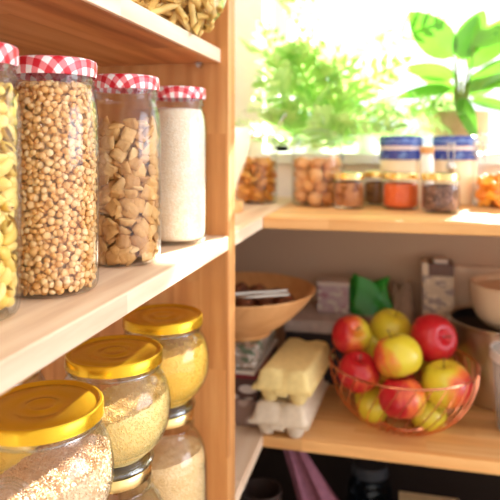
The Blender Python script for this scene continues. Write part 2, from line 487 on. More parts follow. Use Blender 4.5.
# ------------------------------------------------------------------ big round jar of penne on the top shelf
PX, PY, PT = -.362, .90, .173
t = thing('glass_jar', 'big round glass jar of pasta tubes on the top shelf', 'jar', (PX, PY, PT+.0005))
BJ = [(0, .003), (.036, .003), (.046, .0), (.056, .003), (.090, .026), (.106, .062), (.108, .10), (.104, .15), (.090, .19), (.064, .21), (.062, .225)]
mk('body', shell(BJ, .003), GL, t, angle=50)
mk('lid', lathe([(.0, .245), (.066, .245), (.068, .242), (.068, .224), (.066, .222)], 64), GOLDT, t)
def penne(L, R):
    n = 12; V, F = [], []
    for rr in (R, R*.68):
        for e in (-1, 1):
            for i in range(n):
                a = 2*PI*i/n
                V.append((rr*math.cos(a), rr*math.sin(a), e*L/2+rr*math.cos(a)*.9))
    for i in range(n):
        j = (i+1) % n
        F += [(i, j, n+j, n+i), (2*n+j, 2*n+i, 3*n+i, 3*n+j), (i, 2*n+i, 2*n+j, j), (n+j, 3*n+j, 3*n+i, n+i)]
    return V, F
def bj_r(z):
    q = smooth_prof(BJ, 2)
    best = .05
    for a, b in zip(q, q[1:]):
        if a[1] <= z <= b[1] and b[1] > a[1] and a[0] > .06: best = a[0]+(b[0]-a[0])*(z-a[1])/(b[1]-a[1])
    return best-.012
pen = grainy('pale pasta tubes', [srgb(224, 188, 104), srgb(236, 206, 130), srgb(214, 176, 92), srgb(240, 214, 146)], .5, .15, 160)
def lay(a): return Matrix.Rotation(a, 4, 'Z') @ Matrix.Rotation(rnd.gauss(0, .25), 4, 'Z') @ Matrix.Rotation(rnd.uniform(-1.2, 1.2), 4, 'X') @ Matrix.Rotation(PI/2, 4, 'X')
fill((PX, PY), bj_r, .016, .19, [penne(.034, .0055), penne(.040, .0050), penne(.030, .0058)], pen, .021, .0125,
     'penne', 'pasta tubes, the rest inside the round jar on the top shelf', 'ridged pasta tube in the round jar on the top shelf', 'pasta', 'pasta tubes in the top shelf jar', lay, base=PT, facing=-.15)

# ------------------------------------------------------------------ round jars with golden lids
GJ = [(0, .008), (.030, .007), (.046, .0), (.052, .001), (.0535, .006), (.050, .012), (.048, .016), (.060, .026), (.0735, .046), (.0785, .072), (.0765, .098), (.0685, .118), (.0625, .127), (.061, .131)]
def gold_lid(t, z):
    prof = [(0, .0125), (.012, .0125), (.014, .0132), (.017, .0132), (.019, .0122), (.030, .0122), (.032, .0130), (.054, .0130), (.057, .0118), (.060, .0120), (.0625, .0150), (.0650, .0150), (.0665, .0130), (.0668, .002), (.0672, .0), (.066, -.0005), (.0645, .0005)]
    return mk('lid', lathe(prof, 96), GOLDT, t, (0, 0, z), angle=50)
def round_jar(x, y, base, label, rotz=0, emboss=False):
    t = thing('glass_jar', label, 'jar', (x, y, base), rotz)
    mk('body', shell(GJ, .0026), GL, t, angle=50)
    mk('neck_ring', join(ring(.0630, .133, .0018), lathe([(.061, .131), (.0622, .134), (.062, .145), (.0590, .145), (.0585, .131)], 64)), GLT, t)
    mk('foot', join(ring(.0505, .0045, .0042, 72, 10), lathe([(.0, .0012), (.050, .0012), (.050, .007), (0, .007)], 64)), GLT, t)
    gold_lid(t, .140)
    if emboss:
        pr = smooth_prof(GJ, 2)
        def surf(u, v, off=.0012):       # u along angle, v height
            z = v; r = .0785
            for a, b in zip(pr, pr[1:]):
                if a[1] <= z <= b[1] and b[1] > a[1] and z > .014: r = a[0]+(b[0]-a[0])*(z-a[1])/(b[1]-a[1])
            return Vector(((r+off)*math.cos(u), (r+off)*math.sin(u), z))
        for R in (.023, .0175):
            mk('embossed_ring', tube([surf(R/.078*math.cos(a)*1.15, .088+R*math.sin(a)) for a in [2*PI*i/48 for i in range(48)]], .0024, 8, True), GLT, t)
    return t
def gj_r(z):
    pr = smooth_prof(GJ, 2); r = .048
    for a, b in zip(pr, pr[1:]):
        if a[1] <= z <= b[1] and b[1] > a[1] and z > .013: r = a[0]+(b[0]-a[0])*(z-a[1])/(b[1]-a[1])
    return r-.0038
def content(level, sx, sy, rfn, z0=.014, bumpy=.001, nang=72, nr=16):
    """a poured heap: fills the jar's inside up to a sloping surface"""
    V, F = [], []
    ns = 18
    top = lambda x, y: level+sx*x+sy*y+bumpy*math.sin(x*190+y*60)*math.cos(y*170)
    tops = []
    for i in range(nang):
        a = 2*PI*i/nang; zt = level
        for _ in range(8): r = rfn(zt); zt = top(r*math.cos(a), r*math.sin(a))
        tops.append(zt)
    for j in range(ns+1):
        for i in range(nang):
            a = 2*PI*i/nang; z = z0+(tops[i]-z0)*j/ns; r = rfn(z)
            V.append((r*math.cos(a), r*math.sin(a), z))
    for j in range(1, nr):
        for i in range(nang):
            a = 2*PI*i/nang; r = rfn(tops[i])*(1-j/nr); x, y = r*math.cos(a), r*math.sin(a)
            V.append((x, y, top(x, y)))
    V.append((0, 0, top(0, 0))); V.append((0, 0, z0))
    rows = ns+nr
    for j in range(rows-1):
        for i in range(nang):
            k = (i+1) % nang; F.append((j*nang+i, j*nang+k, (j+1)*nang+k, (j+1)*nang+i))
    l = (rows-1)*nang
    for i in range(nang):
        k = (i+1) % nang; F.append((l+i, l+k, len(V)-2)); F.append((k, i, len(V)-1))
    return V, F, top, tops
def grains(level, sx, sy, rfn, n, gl, gw, seed, z0=.014):
    r_ = random.Random(seed); V, F, top, tops = content(level, sx, sy, rfn, z0)
    parts = [(V, F)]
    pr = ([(0, 0, -gl), (gw, 0, -gl*.3), (0, gw, -gl*.3), (-gw, 0, -gl*.3), (0, -gw, -gl*.3), (gw, 0, gl*.4), (0, gw, gl*.4), (-gw, 0, gl*.4), (0, -gw, gl*.4), (0, 0, gl)],
          [(0, 2, 1), (0, 3, 2), (0, 4, 3), (0, 1, 4), (1, 2, 6, 5), (2, 3, 7, 6), (3, 4, 8, 7), (4, 1, 5, 8), (5, 6, 9), (6, 7, 9), (7, 8, 9), (8, 5, 9)])
    for i in range(n):
        a = r_.uniform(0, 2*PI); ii = int(a/(2*PI)*72) % 72; rt = rfn(tops[ii])
        if r_.random() < .5:
            r = rt*math.sqrt(r_.random()); x, y = r*math.cos(a), r*math.sin(a); p = Vector((x, y, top(x, y)+gw*.6)); 
            m = Matrix.Rotation(r_.uniform(0, 6.3), 4, 'Z') @ Matrix.Rotation(PI/2+r_.gauss(0, .35), 4, 'Y')
        else:
            z = z0+.004+(tops[ii]-z0-.004)*r_.random(); r = rfn(z)+gw*.25
            p = Vector((r*math.cos(a), r*math.sin(a), z)); m = Matrix.Rotation(a, 4, 'Z') @ Matrix.Rotation(r_.uniform(0, 6.3), 4, 'X') @ Matrix.Rotation(r_.gauss(0, .25), 4, 'Y')
        parts.append(xf(pr, Matrix.Translation(p) @ m))
    return join(*parts)
ricem = grainy('pale brown rice', [srgb(222, 184, 140), srgb(240, 214, 176), srgb(230, 198, 156), srgb(248, 232, 204)], .5, .2, 500)
couscm = grainy('yellow cornmeal', [srgb(240, 192, 70), srgb(250, 214, 100), srgb(244, 202, 84), srgb(252, 226, 130)], .6, .3, 600)
whitem = grainy('pale yellow rice', [srgb(242, 206, 118), srgb(250, 228, 158), srgb(246, 216, 136), srgb(254, 240, 190)], .5, .2, 600)
sandm = powder('beige flour', srgb(226, 184, 122), srgb(244, 212, 160), 380, .5)
BT = -.440                     # where the round jars stand: on the lids of the jars beneath
G1, G2, G3, G4 = (-.252+.0, .590), (-.308, .750), (-.374, .938), (-.480, .655)
G1 = (-.376*.661, .589); G2 = (-.376*.816, .749)
# fronts line up with the shelf edge: all three stand in one row
GX = -.378
G1, G2, G3, G4 = (GX, .589), (GX, .765), (GX, .945), (-.524, .697)
ez = math.atan2(-G1[1], -G1[0])
round_jar(G1[0], G1[1], BT, 'nearest round glass jar with golden lid and moulded rings, half full of brown rice', ez-.42, True)
round_jar(G2[0], G2[1], BT, 'middle round glass jar with golden lid, half full of pale yellow grain', 1)
round_jar(G3[0], G3[1], BT, 'farthest round glass jar with golden lid, full of yellow cornmeal, beside the side panel', 2)
round_jar(G4[0], G4[1], BT, 'round golden lidded jar in the back row at the left edge', 2)
tag(mk('rice', grains(.074, .33, .10, gj_r, 9000, .0030, .0010, 3), ricem, None, (G1[0], G1[1], BT+EYE)), 'brown rice heaped inside the nearest golden lidded jar', 'rice', kind='stuff')
tag(mk('millet', grains(.080, .25, .05, gj_r, 7000, .0014, .0010, 4), whitem, None, (G2[0], G2[1], BT+EYE)), 'pale yellow grain inside the middle golden lidded jar', 'grain', kind='stuff')
tag(mk('cornmeal', grains(.102, .10, .02, gj_r, 6000, .0013, .0010, 5), couscm, None, (G3[0], G3[1], BT+EYE)), 'yellow cornmeal inside the farthest golden lidded jar', 'cornmeal', kind='stuff')
tag(mk('cornmeal', grains(.080, .10, .02, gj_r, 1500, .0014, .0010, 6), couscm, None, (G4[0], G4[1], BT+EYE)), 'yellow cornmeal inside the back row jar at the left edge', 'cornmeal', kind='stuff')
# jars beneath
LH = BT-LT
LJ = [(0, .004), (.05, .003), (.062, 0), (.070, .006), (.0745, .02), (.0745, .12), (.073, .145), (.066, .168), (.056, .182), (.0505, .189), (.0500, .196)]
def low_jar(x, y, label):
    t = thing('glass_jar', label, 'jar', (x, y, LT+.0005))
    mk('body', shell(LJ, .0028), GL, t, angle=50)
    mk('neck_ring', ring(.0515, .198, .0018), GL, t)
    mk('lid', lathe([(0, LH-.002), (.050, LH-.002), (.0505, LH-.0015), (.052, LH-.004), (.052, LH-.016), (.0505, LH-.017)], 72), GOLD, t)
def lj_r(z):
    pr = smooth_prof(LJ, 2); r = .07
    for a, b in zip(pr, pr[1:]):
        if a[1] <= z <= b[1] and b[1] > a[1] and z > .013: r = a[0]+(b[0]-a[0])*(z-a[1])/(b[1]-a[1])
    return r-.004
for (g, lab, nm, lv, mt) in ((G1, 'glass jar standing under the nearest golden lidded jar', 'flour', .12, sandm), (G2, 'glass jar standing under the middle golden lidded jar', 'flour', .13, sandm),
                         (G3, 'glass jar of sandy flour standing under the farthest golden lidded jar', 'flour', .150, sandm), (G4, 'glass jar standing under the back row golden lidded jar', 'flour', .13, sandm)):
    low_jar(g[0], g[1], lab)
    c = content(lv, .15, -.05, lj_r)
    tag(mk(nm, c[:2], mt, None, (g[0], g[1], LT+EYE)), 'sandy flour inside the '+lab, 'flour', kind='stuff')

# ------------------------------------------------------------------ upper back shelf, left to right
# cream pitcher on a round wooden block
t = thing('round_board', 'pale round wooden board under the cream pitcher', 'board', (-.425, 1.43, MT))
mk('board', lathe([(0, 0), (.06, 0), (.062, .004), (.062, .022), (.060, .026), (0, .026)]), wood_x, t)
t = thing('cream_pitcher', 'cream ceramic pitcher standing behind the wooden side panel', 'pitcher', (-.425, 1.43, MT+.0262))
mk('body', lathe(smooth_prof([(0, .0), (.036, .0), (.040, .003), (.042, .03), (.056, .07), (.072, .11), (.078, .15), (.079, .180), (.076, .182), (.072, .15), (.06, .09), (.03, .02), (0, .012)], 2)), plain('cream glaze', srgb(246, 232, 200), .3), t)
mk('handle', tube([(-.075, 0, .16), (-.105, 0, .15), (-.115, 0, .11), (-.10, 0, .075), (-.058, 0, .065)], .006), plain('cream glaze handle', srgb(246, 232, 200), .3), t)

def cyl_jar(x, y, R, H, label, name='glass_jar'):
    t = thing(name, label, 'jar', (x, y, MT+.0005))
    P = [(0, .006), (R*.7, .005), (R*.86, 0), (R*.97, .003), (R, .012), (R, H*.5), (R, H*.86), (R*.96, H*.93), (R*.86, H*.97), (R*.85, H)]
    mk('body', shell(P, .0035), GL, t, angle=50)
    return t
# jar of toasted flakes with clip-top glass lid
A = (-.385, 1.665)
t = cyl_jar(A[0], A[1], .062, .185, 'clip-top glass jar of golden brown pasta, beside the side panel')
mk('lid', lathe(smooth_prof([(.050, .190), (.056, .192), (.057, .200), (.053, .212), (.046, .250), (.040, .262), (.015, .266), (0, .266)], 2)), GL, t)
mk('seal', ring(.054, .188, .003), plain('pale rubber', srgb(240, 220, 190), .6), t)
mk('wire_bail', tube([(.056, -.02, .19), (.075, -.022, .23), (.088, 0, .252), (.075, .022, .23), (.056, .02, .19)], .0018), STEEL, t)
bm_ = grainy('golden brown shells', [srgb(206, 138, 50), srgb(228, 168, 74), srgb(190, 116, 40), srgb(236, 186, 96)], .55, .2, 120)
fill(A, lambda z: .046, .016, .125, [conch(.026), conch(.030)], bm_, .024, .016, 'shell_pasta', 'golden brown pasta shells inside the clip-top jar beside the panel', 'golden brown pasta shell in the clip-top jar beside the panel', 'pasta', 'brown pasta shells in the clip-top jar', lambda a: rot_rand(), facing=.1)

# jar of walnuts with glass knob lid
B = (-.205, 1.64)
t = cyl_jar(B[0], B[1], .071, .175, 'wide glass jar with a round glass knob lid, holding walnuts')
mk('lid', lathe(smooth_prof([(.060, .176), (.070, .176), (.072, .182), (.066, .192), (.040, .204), (.012, .208), (.010, .216), (.020, .226), (.021, .238), (.012, .247), (0, .248)], 2)), GL, t)
def walnut(r):
    V, F = ball(r, r*.92, r*1.08, 20, 14)
    W = []
    for v in V:
        v = Vector(v); n = v.normalized()
        k = 1+.05*math.sin(n.z*9+n.x*6)*math.cos(n.y*11+n.z*4)+.07*math.exp(-(n.x*9)**2)
        W.append(v*k)
    return W, F
nutm = grainy('walnut shell', [srgb(214, 160, 100), srgb(232, 186, 128), srgb(198, 140, 82), srgb(240, 202, 150)], .6, .6, 120)
fill(B, lambda z: .049, .024, .135, [walnut(.0175), walnut(.019), walnut(.016)], nutm, .036, .030, 'walnut', 'walnuts inside the knob lidded glass jar', 'tan walnut against the glass of the knob lidded jar', 'walnut', 'walnuts in the knob lidded jar', lambda a: rot_rand(), facing=0, jit=.12)

# spice jars
def spice(x, y, R, H, lab, fill_name, fill_lab, mat, lv, cat):
    t = thing('spice_jar', lab, 'jar', (x, y, MT+.0005))
    P = [(0, .005), (R*.7, .004), (R*.9, 0), (R*.98, .004), (R, .012), (R, H*.62), (R*.97, H*.74), (R*.90, H*.80), (R*.90, H*.84)]
    mk('body', shell(P, .0028), GL, t, angle=50)
    mk('lid', lathe([(0, H), (R*.90, H), (R*.97, H-.001), (R*.985, H-.004), (R*.985, H*.83), (R*.94, H*.82)], 56), GOLD, t)
    c = lathe(smooth_prof([(0, .007), (R*.72, .007), (R*.90, .010), (R-.004, .02), (R-.004, lv*.9), (R-.008, lv), (R*.4, lv+.003), (0, lv+.002)], 2), 40)
    tag(mk(fill_name, c, mat, None, (x, y, MT+EYE)), fill_lab, cat, kind='stuff')
sticks = powder('cut brown spice', srgb(120, 66, 34), srgb(206, 146, 92), 60, .8)
spice(-.115, 1.575, .041, .092, 'small glass spice jar of coarse brown spice, beside the walnut jar', 'dried_spice', 'coarse brown spice in the spice jar nearest the walnut jar', sticks, .068, 'spice')
spice(-.047, 1.685, .038, .092, 'small glass spice jar of dark herbs, half hidden behind the red spice', 'dried_herbs', 'dark brown herbs in the half hidden spice jar', powder('dark herbs', srgb(70, 44, 22), srgb(140, 96, 52), 70, .8), .062, 'herbs')
spice(.015, 1.590, .0475, .094, 'small glass spice jar of orange red powder', 'paprika', 'orange red powder in the spice jar', powder('paprika', srgb(206, 84, 36), srgb(232, 118, 60), 500, .3), .066, 'spice')
spice(.109, 1.530, .046, .096, 'small glass spice jar of dark peppercorns, rightmost of the spice jars', 'peppercorns', 'dark peppercorns in the rightmost spice jar', powder('peppercorns', srgb(50, 34, 32), srgb(150, 112, 96), 130, 1.0), .066, 'pepper')

# blue banded canisters
def canister_mat():
    m = Mat('cream stoneware with blue bands'); m.bsdf(rough=.3)
    sep = m.n('ShaderNodeSeparateXYZ'); m.l(m.obj(), sep.inputs[0])
    z = m.math('DIVIDE', sep.outputs[2], .2)
    m.l(m.ramp(z, [(0, srgb(246, 226, 190)), (.985, srgb(246, 226, 190))]), m.b.inputs['Base Color'])
    return m.m
def bandm():
    m = Mat('blue and white patterned lid'); m.bsdf(rough=.25)
    sep = m.n('ShaderNodeSeparateXYZ'); m.l(m.obj(), sep.inputs[0])
    blue, wht, sky = srgb(52, 70, 156), srgb(226, 214, 214), srgb(104, 134, 200)
    f = m.math('DIVIDE', sep.outputs[2], .066)
    c = m.ramp(f, [(0, blue), (.40, wht), (.58, blue), (.72, sky), (.80, blue)])
    m.nt.nodes[-1].color_ramp.interpolation = 'CONSTANT'
    n = m.noise(60, 2, m.obj())
    m.l(m.mix(m.math('GREATER_THAN', n, .6), c, sky), m.b.inputs['Base Color'])
    return m.m
CM, BM = canister_mat(), bandm()
def canister(x, y, lab, clasp):
    t = thing('canister', lab, 'canister', (x, y, MT+.0005), group='blue and cream canisters')
    mk('body', lathe([(0, 0), (.054, 0), (.057, .003), (.058, .01), (.058, .120), (.056, .123), (0, .123)], 56), CM, t)
    mk('lid', lathe([(.0, .066), (.055, .066), (.059, .064), (.0605, .060), (.0605, .036), (.0590, .034), (.0605, .032), (.0605, .001), (.0595, 0), (0, 0)], 56), BM, t, (0, 0, .1232))
    if clasp:
        a = math.atan2(-y, -x)-.15
        m = Matrix.Rotation(a, 4, 'Z')
        mk('clasp', join(xf(tube([(.066, -.009, .172), (.069, -.008, .135), (.072, -.004, .115), (.072, .004, .115), (.069, .008, .135), (.066, .009, .172)], .002), m),
                         xf(ball(.004, .013, .016, 12, 8), m @ Matrix.Translation((.070, 0, .104))), xf(ring(.009, 0, .002, 24, 6), m @ Matrix.Translation((.0665, 0, .158)) @ Matrix.Rotation(PI/2, 4, 'Y'))), STEEL, t)
canister(.017, 1.775, 'cream canister with blue banded lid, behind the orange red spice jar', False)
canister(.165, 1.770, 'cream canister with blue banded lid and metal clasp, behind the peppercorns', True)
t = thing('salt_shaker', 'small white shaker with a cork top between the two blue banded canisters', 'shaker', (.083, 1.64, MT+.0005))
mk('body', lathe(smooth_prof([(0, 0), (.016, 0), (.017, .004), (.016, .05), (.018, .10), (.017, .135), (.014, .142), (0, .142)], 2), 32), plain('white porcelain', srgb(244, 242, 238), .25), t)
mk('stopper', lathe([(0, .142), (.017, .142), (.0185, .146), (.018, .160), (0, .161)], 32), plain('cork', srgb(214, 160, 104), .8, nscale=120), t)

# apricot jar
D = (.275, 1.700)
t = cyl_jar(D[0], D[1], .076, .165, 'clip-top glass jar of orange dried apricots at the right edge')
mk('lid', lathe(smooth_prof([(.064, .170), (.070, .172), (.071, .182), (.064, .192), (.030, .198), (0, .199)], 2)), GL, t)
mk('seal', ring(.067, .167, .003), plain('white rubber', srgb(240, 236, 226), .6), t)
m = Matrix.Rotation(math.atan2(-D[1], -D[0])-.75, 4, 'Z')
mk('wire_clip', join(xf(tube([(.072, -.014, .12), (.080, -.014, .175), (.074, 0, .200), (.080, .014, .175), (.072, .014, .12)], .002), m), ring(.0775, .140, .0018)), STEEL, t)
apm = grainy('dried apricot', [srgb(236, 140, 20), srgb(248, 176, 44), srgb(226, 120, 16), srgb(250, 190, 70)], .4, .3, 60)
def apricot(s):
    V, F = ball(s, s*.85, s*.4, 16, 10)
    return [(x, y, z-(s*.16*math.exp(-(x*x+y*y)/(s*s*.25)))*(1 if z > 0 else -.3)) for x, y, z in V], F
fill(D, lambda z: .053, .018, .082, [apricot(.018), apricot(.020)], apm, .031, .017, 'dried_apricot', 'dried apricots inside the clip-top jar at the right edge', 'orange dried apricot in the clip-top jar at the right edge', 'apricot', 'dried apricots in the jar', rot_out(.8), facing=0)

# ------------------------------------------------------------------ plants on the window sill
def leafmat(name, a, b, tr=.45):
    m = Mat(name); g = m.n('ShaderNodeNewGeometry')
    n = m.noise(12, 3, m.obj())
    r = m.math('FRACT', m.math('ADD', g.outputs['Random Per Island'], m.math('MULTIPLY', n, .5)))
    c = m.ramp(r, [(0, a), (1, b)])
    d = m.n('ShaderNodeBsdfDiffuse'); t = m.n('ShaderNodeBsdfTranslucent'); gl = m.n('ShaderNodeBsdfAnisotropic'); gl.inputs['Roughness'].default_value = .35
    m.l(c, d.inputs[0]); m.l(c, t.inputs[0])
    x = m.n('ShaderNodeMixShader'); x.inputs[0].default_value = tr; m.l(d.outputs[0], x.inputs[1]); m.l(t.outputs[0], x.inputs[2])
    y = m.n('ShaderNodeMixShader'); y.inputs[0].default_value = .06; m.l(x.outputs[0], y.inputs[1]); m.l(gl.outputs[0], y.inputs[2])
    m.l(y.outputs[0], m.out.inputs[0]); return m.m
def blade(L, W, curl=.25, n=14):
    """broad pointed leaf lying along +X, folded a little along its midrib"""
    def fn(u, v):
        s = 2*v-1; w = W/2*(math.sin(PI*u**.8)**.75)
        return (L*u, w*s, .18*w*abs(s)-curl*L*u*u*.5)
    return grid(n, 7, fn)
def frond(L, W, lobes=7, curl=.3):
    """deeply lobed leaf: a midrib with pairs of fingers"""
    parts = [grid(10, 3, lambda u, v: (L*u, (2*v-1)*W*.09*(1-u*.6), -curl*L*u*u*.5))]
    for k in range(lobes):
        u = .12+.8*k/(lobes-1)
        l = W*.62*math.sin(PI*(.25+.62*u))
        for sd in (-1, 1):
            b = blade(l, W*.17, .25, 7)
            mtx = Matrix.Translation((L*u, 0, -curl*L*u*u*.5)) @ Matrix.Rotation(sd*(1.05-.35*u), 4, 'Z') @ Matrix.Rotation(-.12, 4, 'Y')
            parts.append(xf(b, mtx))
    parts.append(xf(blade(W*.42, W*.2, .2, 7), Matrix.Translation((L*.97, 0, -curl*L*.47))))
    return join(*parts)
def place_leaf(vf, base, az, el, roll=0, bend=0):
    return xf(vf, Matrix.Translation(base) @ Matrix.Rotation(az, 4, 'Z') @ Matrix.Rotation(-el, 4, 'Y') @ Matrix.Rotation(roll, 4, 'X'))
LM1 = leafmat('glossy light green leaf', srgb(72, 140, 34), srgb(124, 182, 58), .5)
LM2 = leafmat('lobed leaf green', srgb(160, 206, 116), srgb(218, 236, 160), .55)
SILL = -.028
jute = Mat('woven jute'); jute.bsdf(rough=.9, spec=.1)
w = jute.n('ShaderNodeTexWave', wave_type='BANDS', bands_direction='Z'); w.inputs['Scale'].default_value = 60; w.inputs['Distortion'].default_value = 2; jute.l(jute.obj(), w.inputs['Vector'])
jute.l(jute.ramp(w.outputs['Fac'], [(0, srgb(186, 150, 104)), (1, srgb(236, 208, 166))]), jute.b.inputs['Base Color']); jute.bump(w.outputs['Fac'], .8, .004)
px, py = .200, 1.985
t = thing('potted_plant', 'broad-leaved green plant in a woven jute pot on the sill', 'plant', (px, py, SILL+.0005))
mk('pot', lathe([(0, 0), (.070, 0), (.076, .004), (.083, .06), (.085, .125), (.083, .128), (.078, .125), (.076, .108), (0, .108)], 56), jute.m, t)
mk('soil', lathe([(0, .112), (.05, .113), (.0765, .109)], 32), plain('dark soil', srgb(70, 50, 38), .9, nscale=80, bump=1), t)
def stem(a, b, r=.004): return tube([a, (Vector(a)+Vector(b))/2+Vector((0, .01, 0)), b], [r*1.2, r, r*.7])
L, S = [], []
# each leaf: base offset, azimuth, elevation, length, width, roll.  azimuth pi = towards -X
specs = [((-.02, 0, .30), 3.1, .86, .20, .115, 1.35), ((-.01, 0, .29), .3, 1.05, .20, .09, 1.35), ((.02, -.01, .26), .2, .85, .27, .10, 1.1), ((.03, 0, .20), -.2, .45, .18, .085, 1.0),
         ((-.01, .0, .24), 2.95, .25, .17, .06, 1.2), ((.0, -.02, .22), -2.4, -.45, .20, .055, .4), ((.03, -.02, .17), -.4, .85, .17, .08, -.9), ((-.02, 0, .20), 3.3, -.05, .19, .05, .9),
         ((.02, 0, .22), .0, .15, .18, .085, 1.0), ((.0, -.02, .17), -1.5, -.5, .22, .05, .3), ((.01, .01, .30), .6, 1.3, .16, .075, .5), ((.04, -.01, .33), -.1, .55, .18, .08, 1.1),
         ((-.01, .02, .19), 2.6, .55, .15, .055, 1.2), ((.03, .0, .16), .1, -.1, .16, .06, .8)]
for b, az, el, l, wd, ro in specs:
    L.append(place_leaf(blade(l, wd, .35), b, az, el, ro)); S.append(stem((b[0]*.3, b[1]*.3, .108), b))
mk('foliage', join(*L), LM1, t, angle=60)
mk('stem', join(*S), plain('plant stem', srgb(120, 130, 60), .5), t)
def lobed(x, y, lab, n, seed, az0, spread, sz, hh, potm, pr=.055):
    r_ = random.Random(seed)
    t = thing('potted_plant', lab, 'plant', (x, y, SILL+.0005))
    mk('pot', lathe([(0, 0), (pr*.72, 0), (pr*.76, .003), (pr, .055), (pr*.97, .058), (pr*.9, .05), (0, .048)], 40), potm, t)
    L, S = [], []
    for i in range(n):
        az = az0+r_.uniform(-spread, spread); hgt = hh*r_.uniform(-.15, 1.0); out = r_.uniform(.02, .16)*(1.3-hgt/hh*.6)
        b = (out*math.cos(az), min(.10, max(-.16, out*math.sin(az)*.7)), .05+hgt)
        for _ in range(30):          # a leaf grows where the wall, the pane and the sill leave room
            l = sz*r_.uniform(.7, 1.1)
            lf = place_leaf(frond(l, l*.66, 6, r_.uniform(.1, .7)), b, az+r_.uniform(-.9, .9), r_.uniform(-.5, 1.0), r_.uniform(-1.0, 1.0))
            if all(v.z > .004 and v.y+y < 2.09 and not (v.x+x < -.37 and v.y+y > 1.89) for v in lf[0]) and b[0]+x > -.36: break
            az += .25; b = (out*math.cos(az), max(-.16, min(.05, out*math.sin(az)*.7)), b[2])
        else: continue
        L.append(lf)
        S.append(stem((0, 0, .045), b, .0022))
    mk('foliage', join(*L), LM2, t, angle=60); mk('stem', join(*S), plain('green stem', srgb(150, 180, 90), .5), t)
WP = plain('white pot', srgb(240, 240, 236), .4)
lobed(-.26, 1.98, 'bushy plant with deeply lobed leaves on the sill behind the walnut jar', 28, 11, PI, 3.1, .22, .29, WP, .045)
lobed(-.09, 2.0, 'tall plant with lobed leaves on the sill, between the bushy plant and the jute pot', 22, 5, 0, 3.1, .22, .33, WP, .045)
lobed(.02, 2.01, 'trailing fern-like plant on the sill just left of the jute pot', 9, 23, PI, 1.3, .15, .15, WP, .04)

# ------------------------------------------------------------------ lower back shelf
# egg cartons
def carton(x, y, z, rz, lab, mat):
    Wc, Lc = .134, .268
    t = thing('egg_carton', lab, 'egg carton', (x, y, z), rz, 'stacked egg cartons')
    nx, ny = 25, 56
    def edge(u, a=.10): return max(0, min(1, u/a, (1-u)/a))
    sm = lambda q: q*q*(3-2*q)
    def lid(u, v):
        ex, ey = sm(edge(u, .11)), sm(edge(v, .07))
        h = .037*min(ex, 1)*ey
        # egg domes show at both ends, with a dip between the two columns
        endz = max(0, 1-min(v, 1-v)/.11)
        h -= .010*math.exp(-((u-.5)/.07)**2)*sm(min(1, endz*1.6))*ey
        h += .004*math.exp(-((min(v, 1-v)-.10)/.05)**2)*(math.exp(-((u-.27)/.12)**2)+math.exp(-((u-.73)/.12)**2))
        return ((u-.5)*Wc, (v-.5)*Lc, .036+h)
    lv = grid(nx, ny, lid)
    inn = ([(a*.985, b*.985, c-.003) for a, b, c in lv[0]], [f[::-1] for f in lv[1]])
    mk('lid', join(lv, inn, box(Wc*1.03, Lc*1.02, .0022, (0, 0, .0355))), mat, t, angle=75)
    cups = []
    for i in range(2):
        for j in range(5):
            cx, cy = (i-.5)*Wc*.5, (j-2)*Lc*.197
            cups.append(xf(lathe(smooth_prof([(0, 0), (.011, 0), (.016, .003), (.024, .022), (.0275, .036)], 1), 20), Matrix.Translation((cx, cy, 0)) @ Matrix.Diagonal((1, .93, 1, 1))))
    mk('tray', join(*cups, box(Wc*1.04, Lc*1.03, .0022, (0, 0, .0330))), mat, t, angle=60)
    if True: mk('closing_tab', box(.03, .004, .012, (0, -Lc*.515, .030)), mat, t, bevel=.001)
pulp = lambda n, c: plain(n, c, .9, 0, .1, 90, .05, .4)
carton(-.247, 1.461, LT+.0005, -.06, 'pale grey pulp egg carton, the lower of the two', pulp('grey pulp', srgb(220, 204, 180)))
carton(-.236, 1.466, LT+.0745, -.10, 'pale yellow pulp egg carton on top of the grey one', pulp('yellow pulp', srgb(236, 214, 148)))

# stack of boxes under the wooden bowl
def blk(name, lab, cat, x, y, z, sx, sy, sz, mat, rz=0, group=None, bev=.003, extra=None):
    o = mk(name, box(sx, sy, sz, (0, 0, sz/2)), mat, None, (x, y, z+EYE), (0, 0, rz), smooth=False, bevel=bev)
    tag(o, lab, cat, group)
    if extra: extra(o)
    return o
def printed(name, base, inks, scale=30, thr=.55):
    m = Mat(name); m.bsdf(rough=.5); co = m.obj()
    mp = m.n('ShaderNodeMapping'); mp.inputs['Scale'].default_value = (1, 1, 1.6); m.l(co, mp.inputs[0])
    c = base
    for i, k in enumerate(inks):
        n = m.noise(scale*(1+i*.6), 1+i, mp.outputs[0])
        c = m.mix(m.math('GREATER_THAN', n, thr+.03*i), c, k)
    m.l(c, m.b.inputs['Base Color']); return m.m
blk('cardboard_box', 'brownish grey box at the bottom of the pile under the wooden bowl', 'box', -.43, 1.50, LT, .235, .25, .060, printed('grey brown print', srgb(142, 118, 108), [srgb(180, 160, 150)], 26))
blk('cardboard_box', 'dark box with a pale mark, second in the pile under the wooden bowl', 'box', -.43, 1.505, LT+.0602, .23, .25, .052, printed('dark print', srgb(78, 54, 50), [srgb(190, 176, 168)], 22, .6),
    extra=lambda o: mk('label_oval', xf(lathe([(0, .0006), (1, .0006), (1, 0)], 24), Matrix.Translation((.09, -.1252, .026)) @ Matrix.Rotation(PI/2, 4, 'X') @ Matrix.Diagonal((.02, .010, 1, 1))), plain('pale label', srgb(200, 190, 184), .5), o))
blk('magazine', 'thin dark red magazine lying in the pile under the wooden bowl', 'magazine', -.43, 1.50, LT+.1124, .235, .26, .010, plain('crimson cover', srgb(120, 30, 46), .4), .04)
blk('magazine', 'white magazine on top of the dark red one under the wooden bowl', 'magazine', -.43, 1.50, LT+.1226, .23, .255, .009, plain('white cover', srgb(206, 196, 184), .4), -.03)
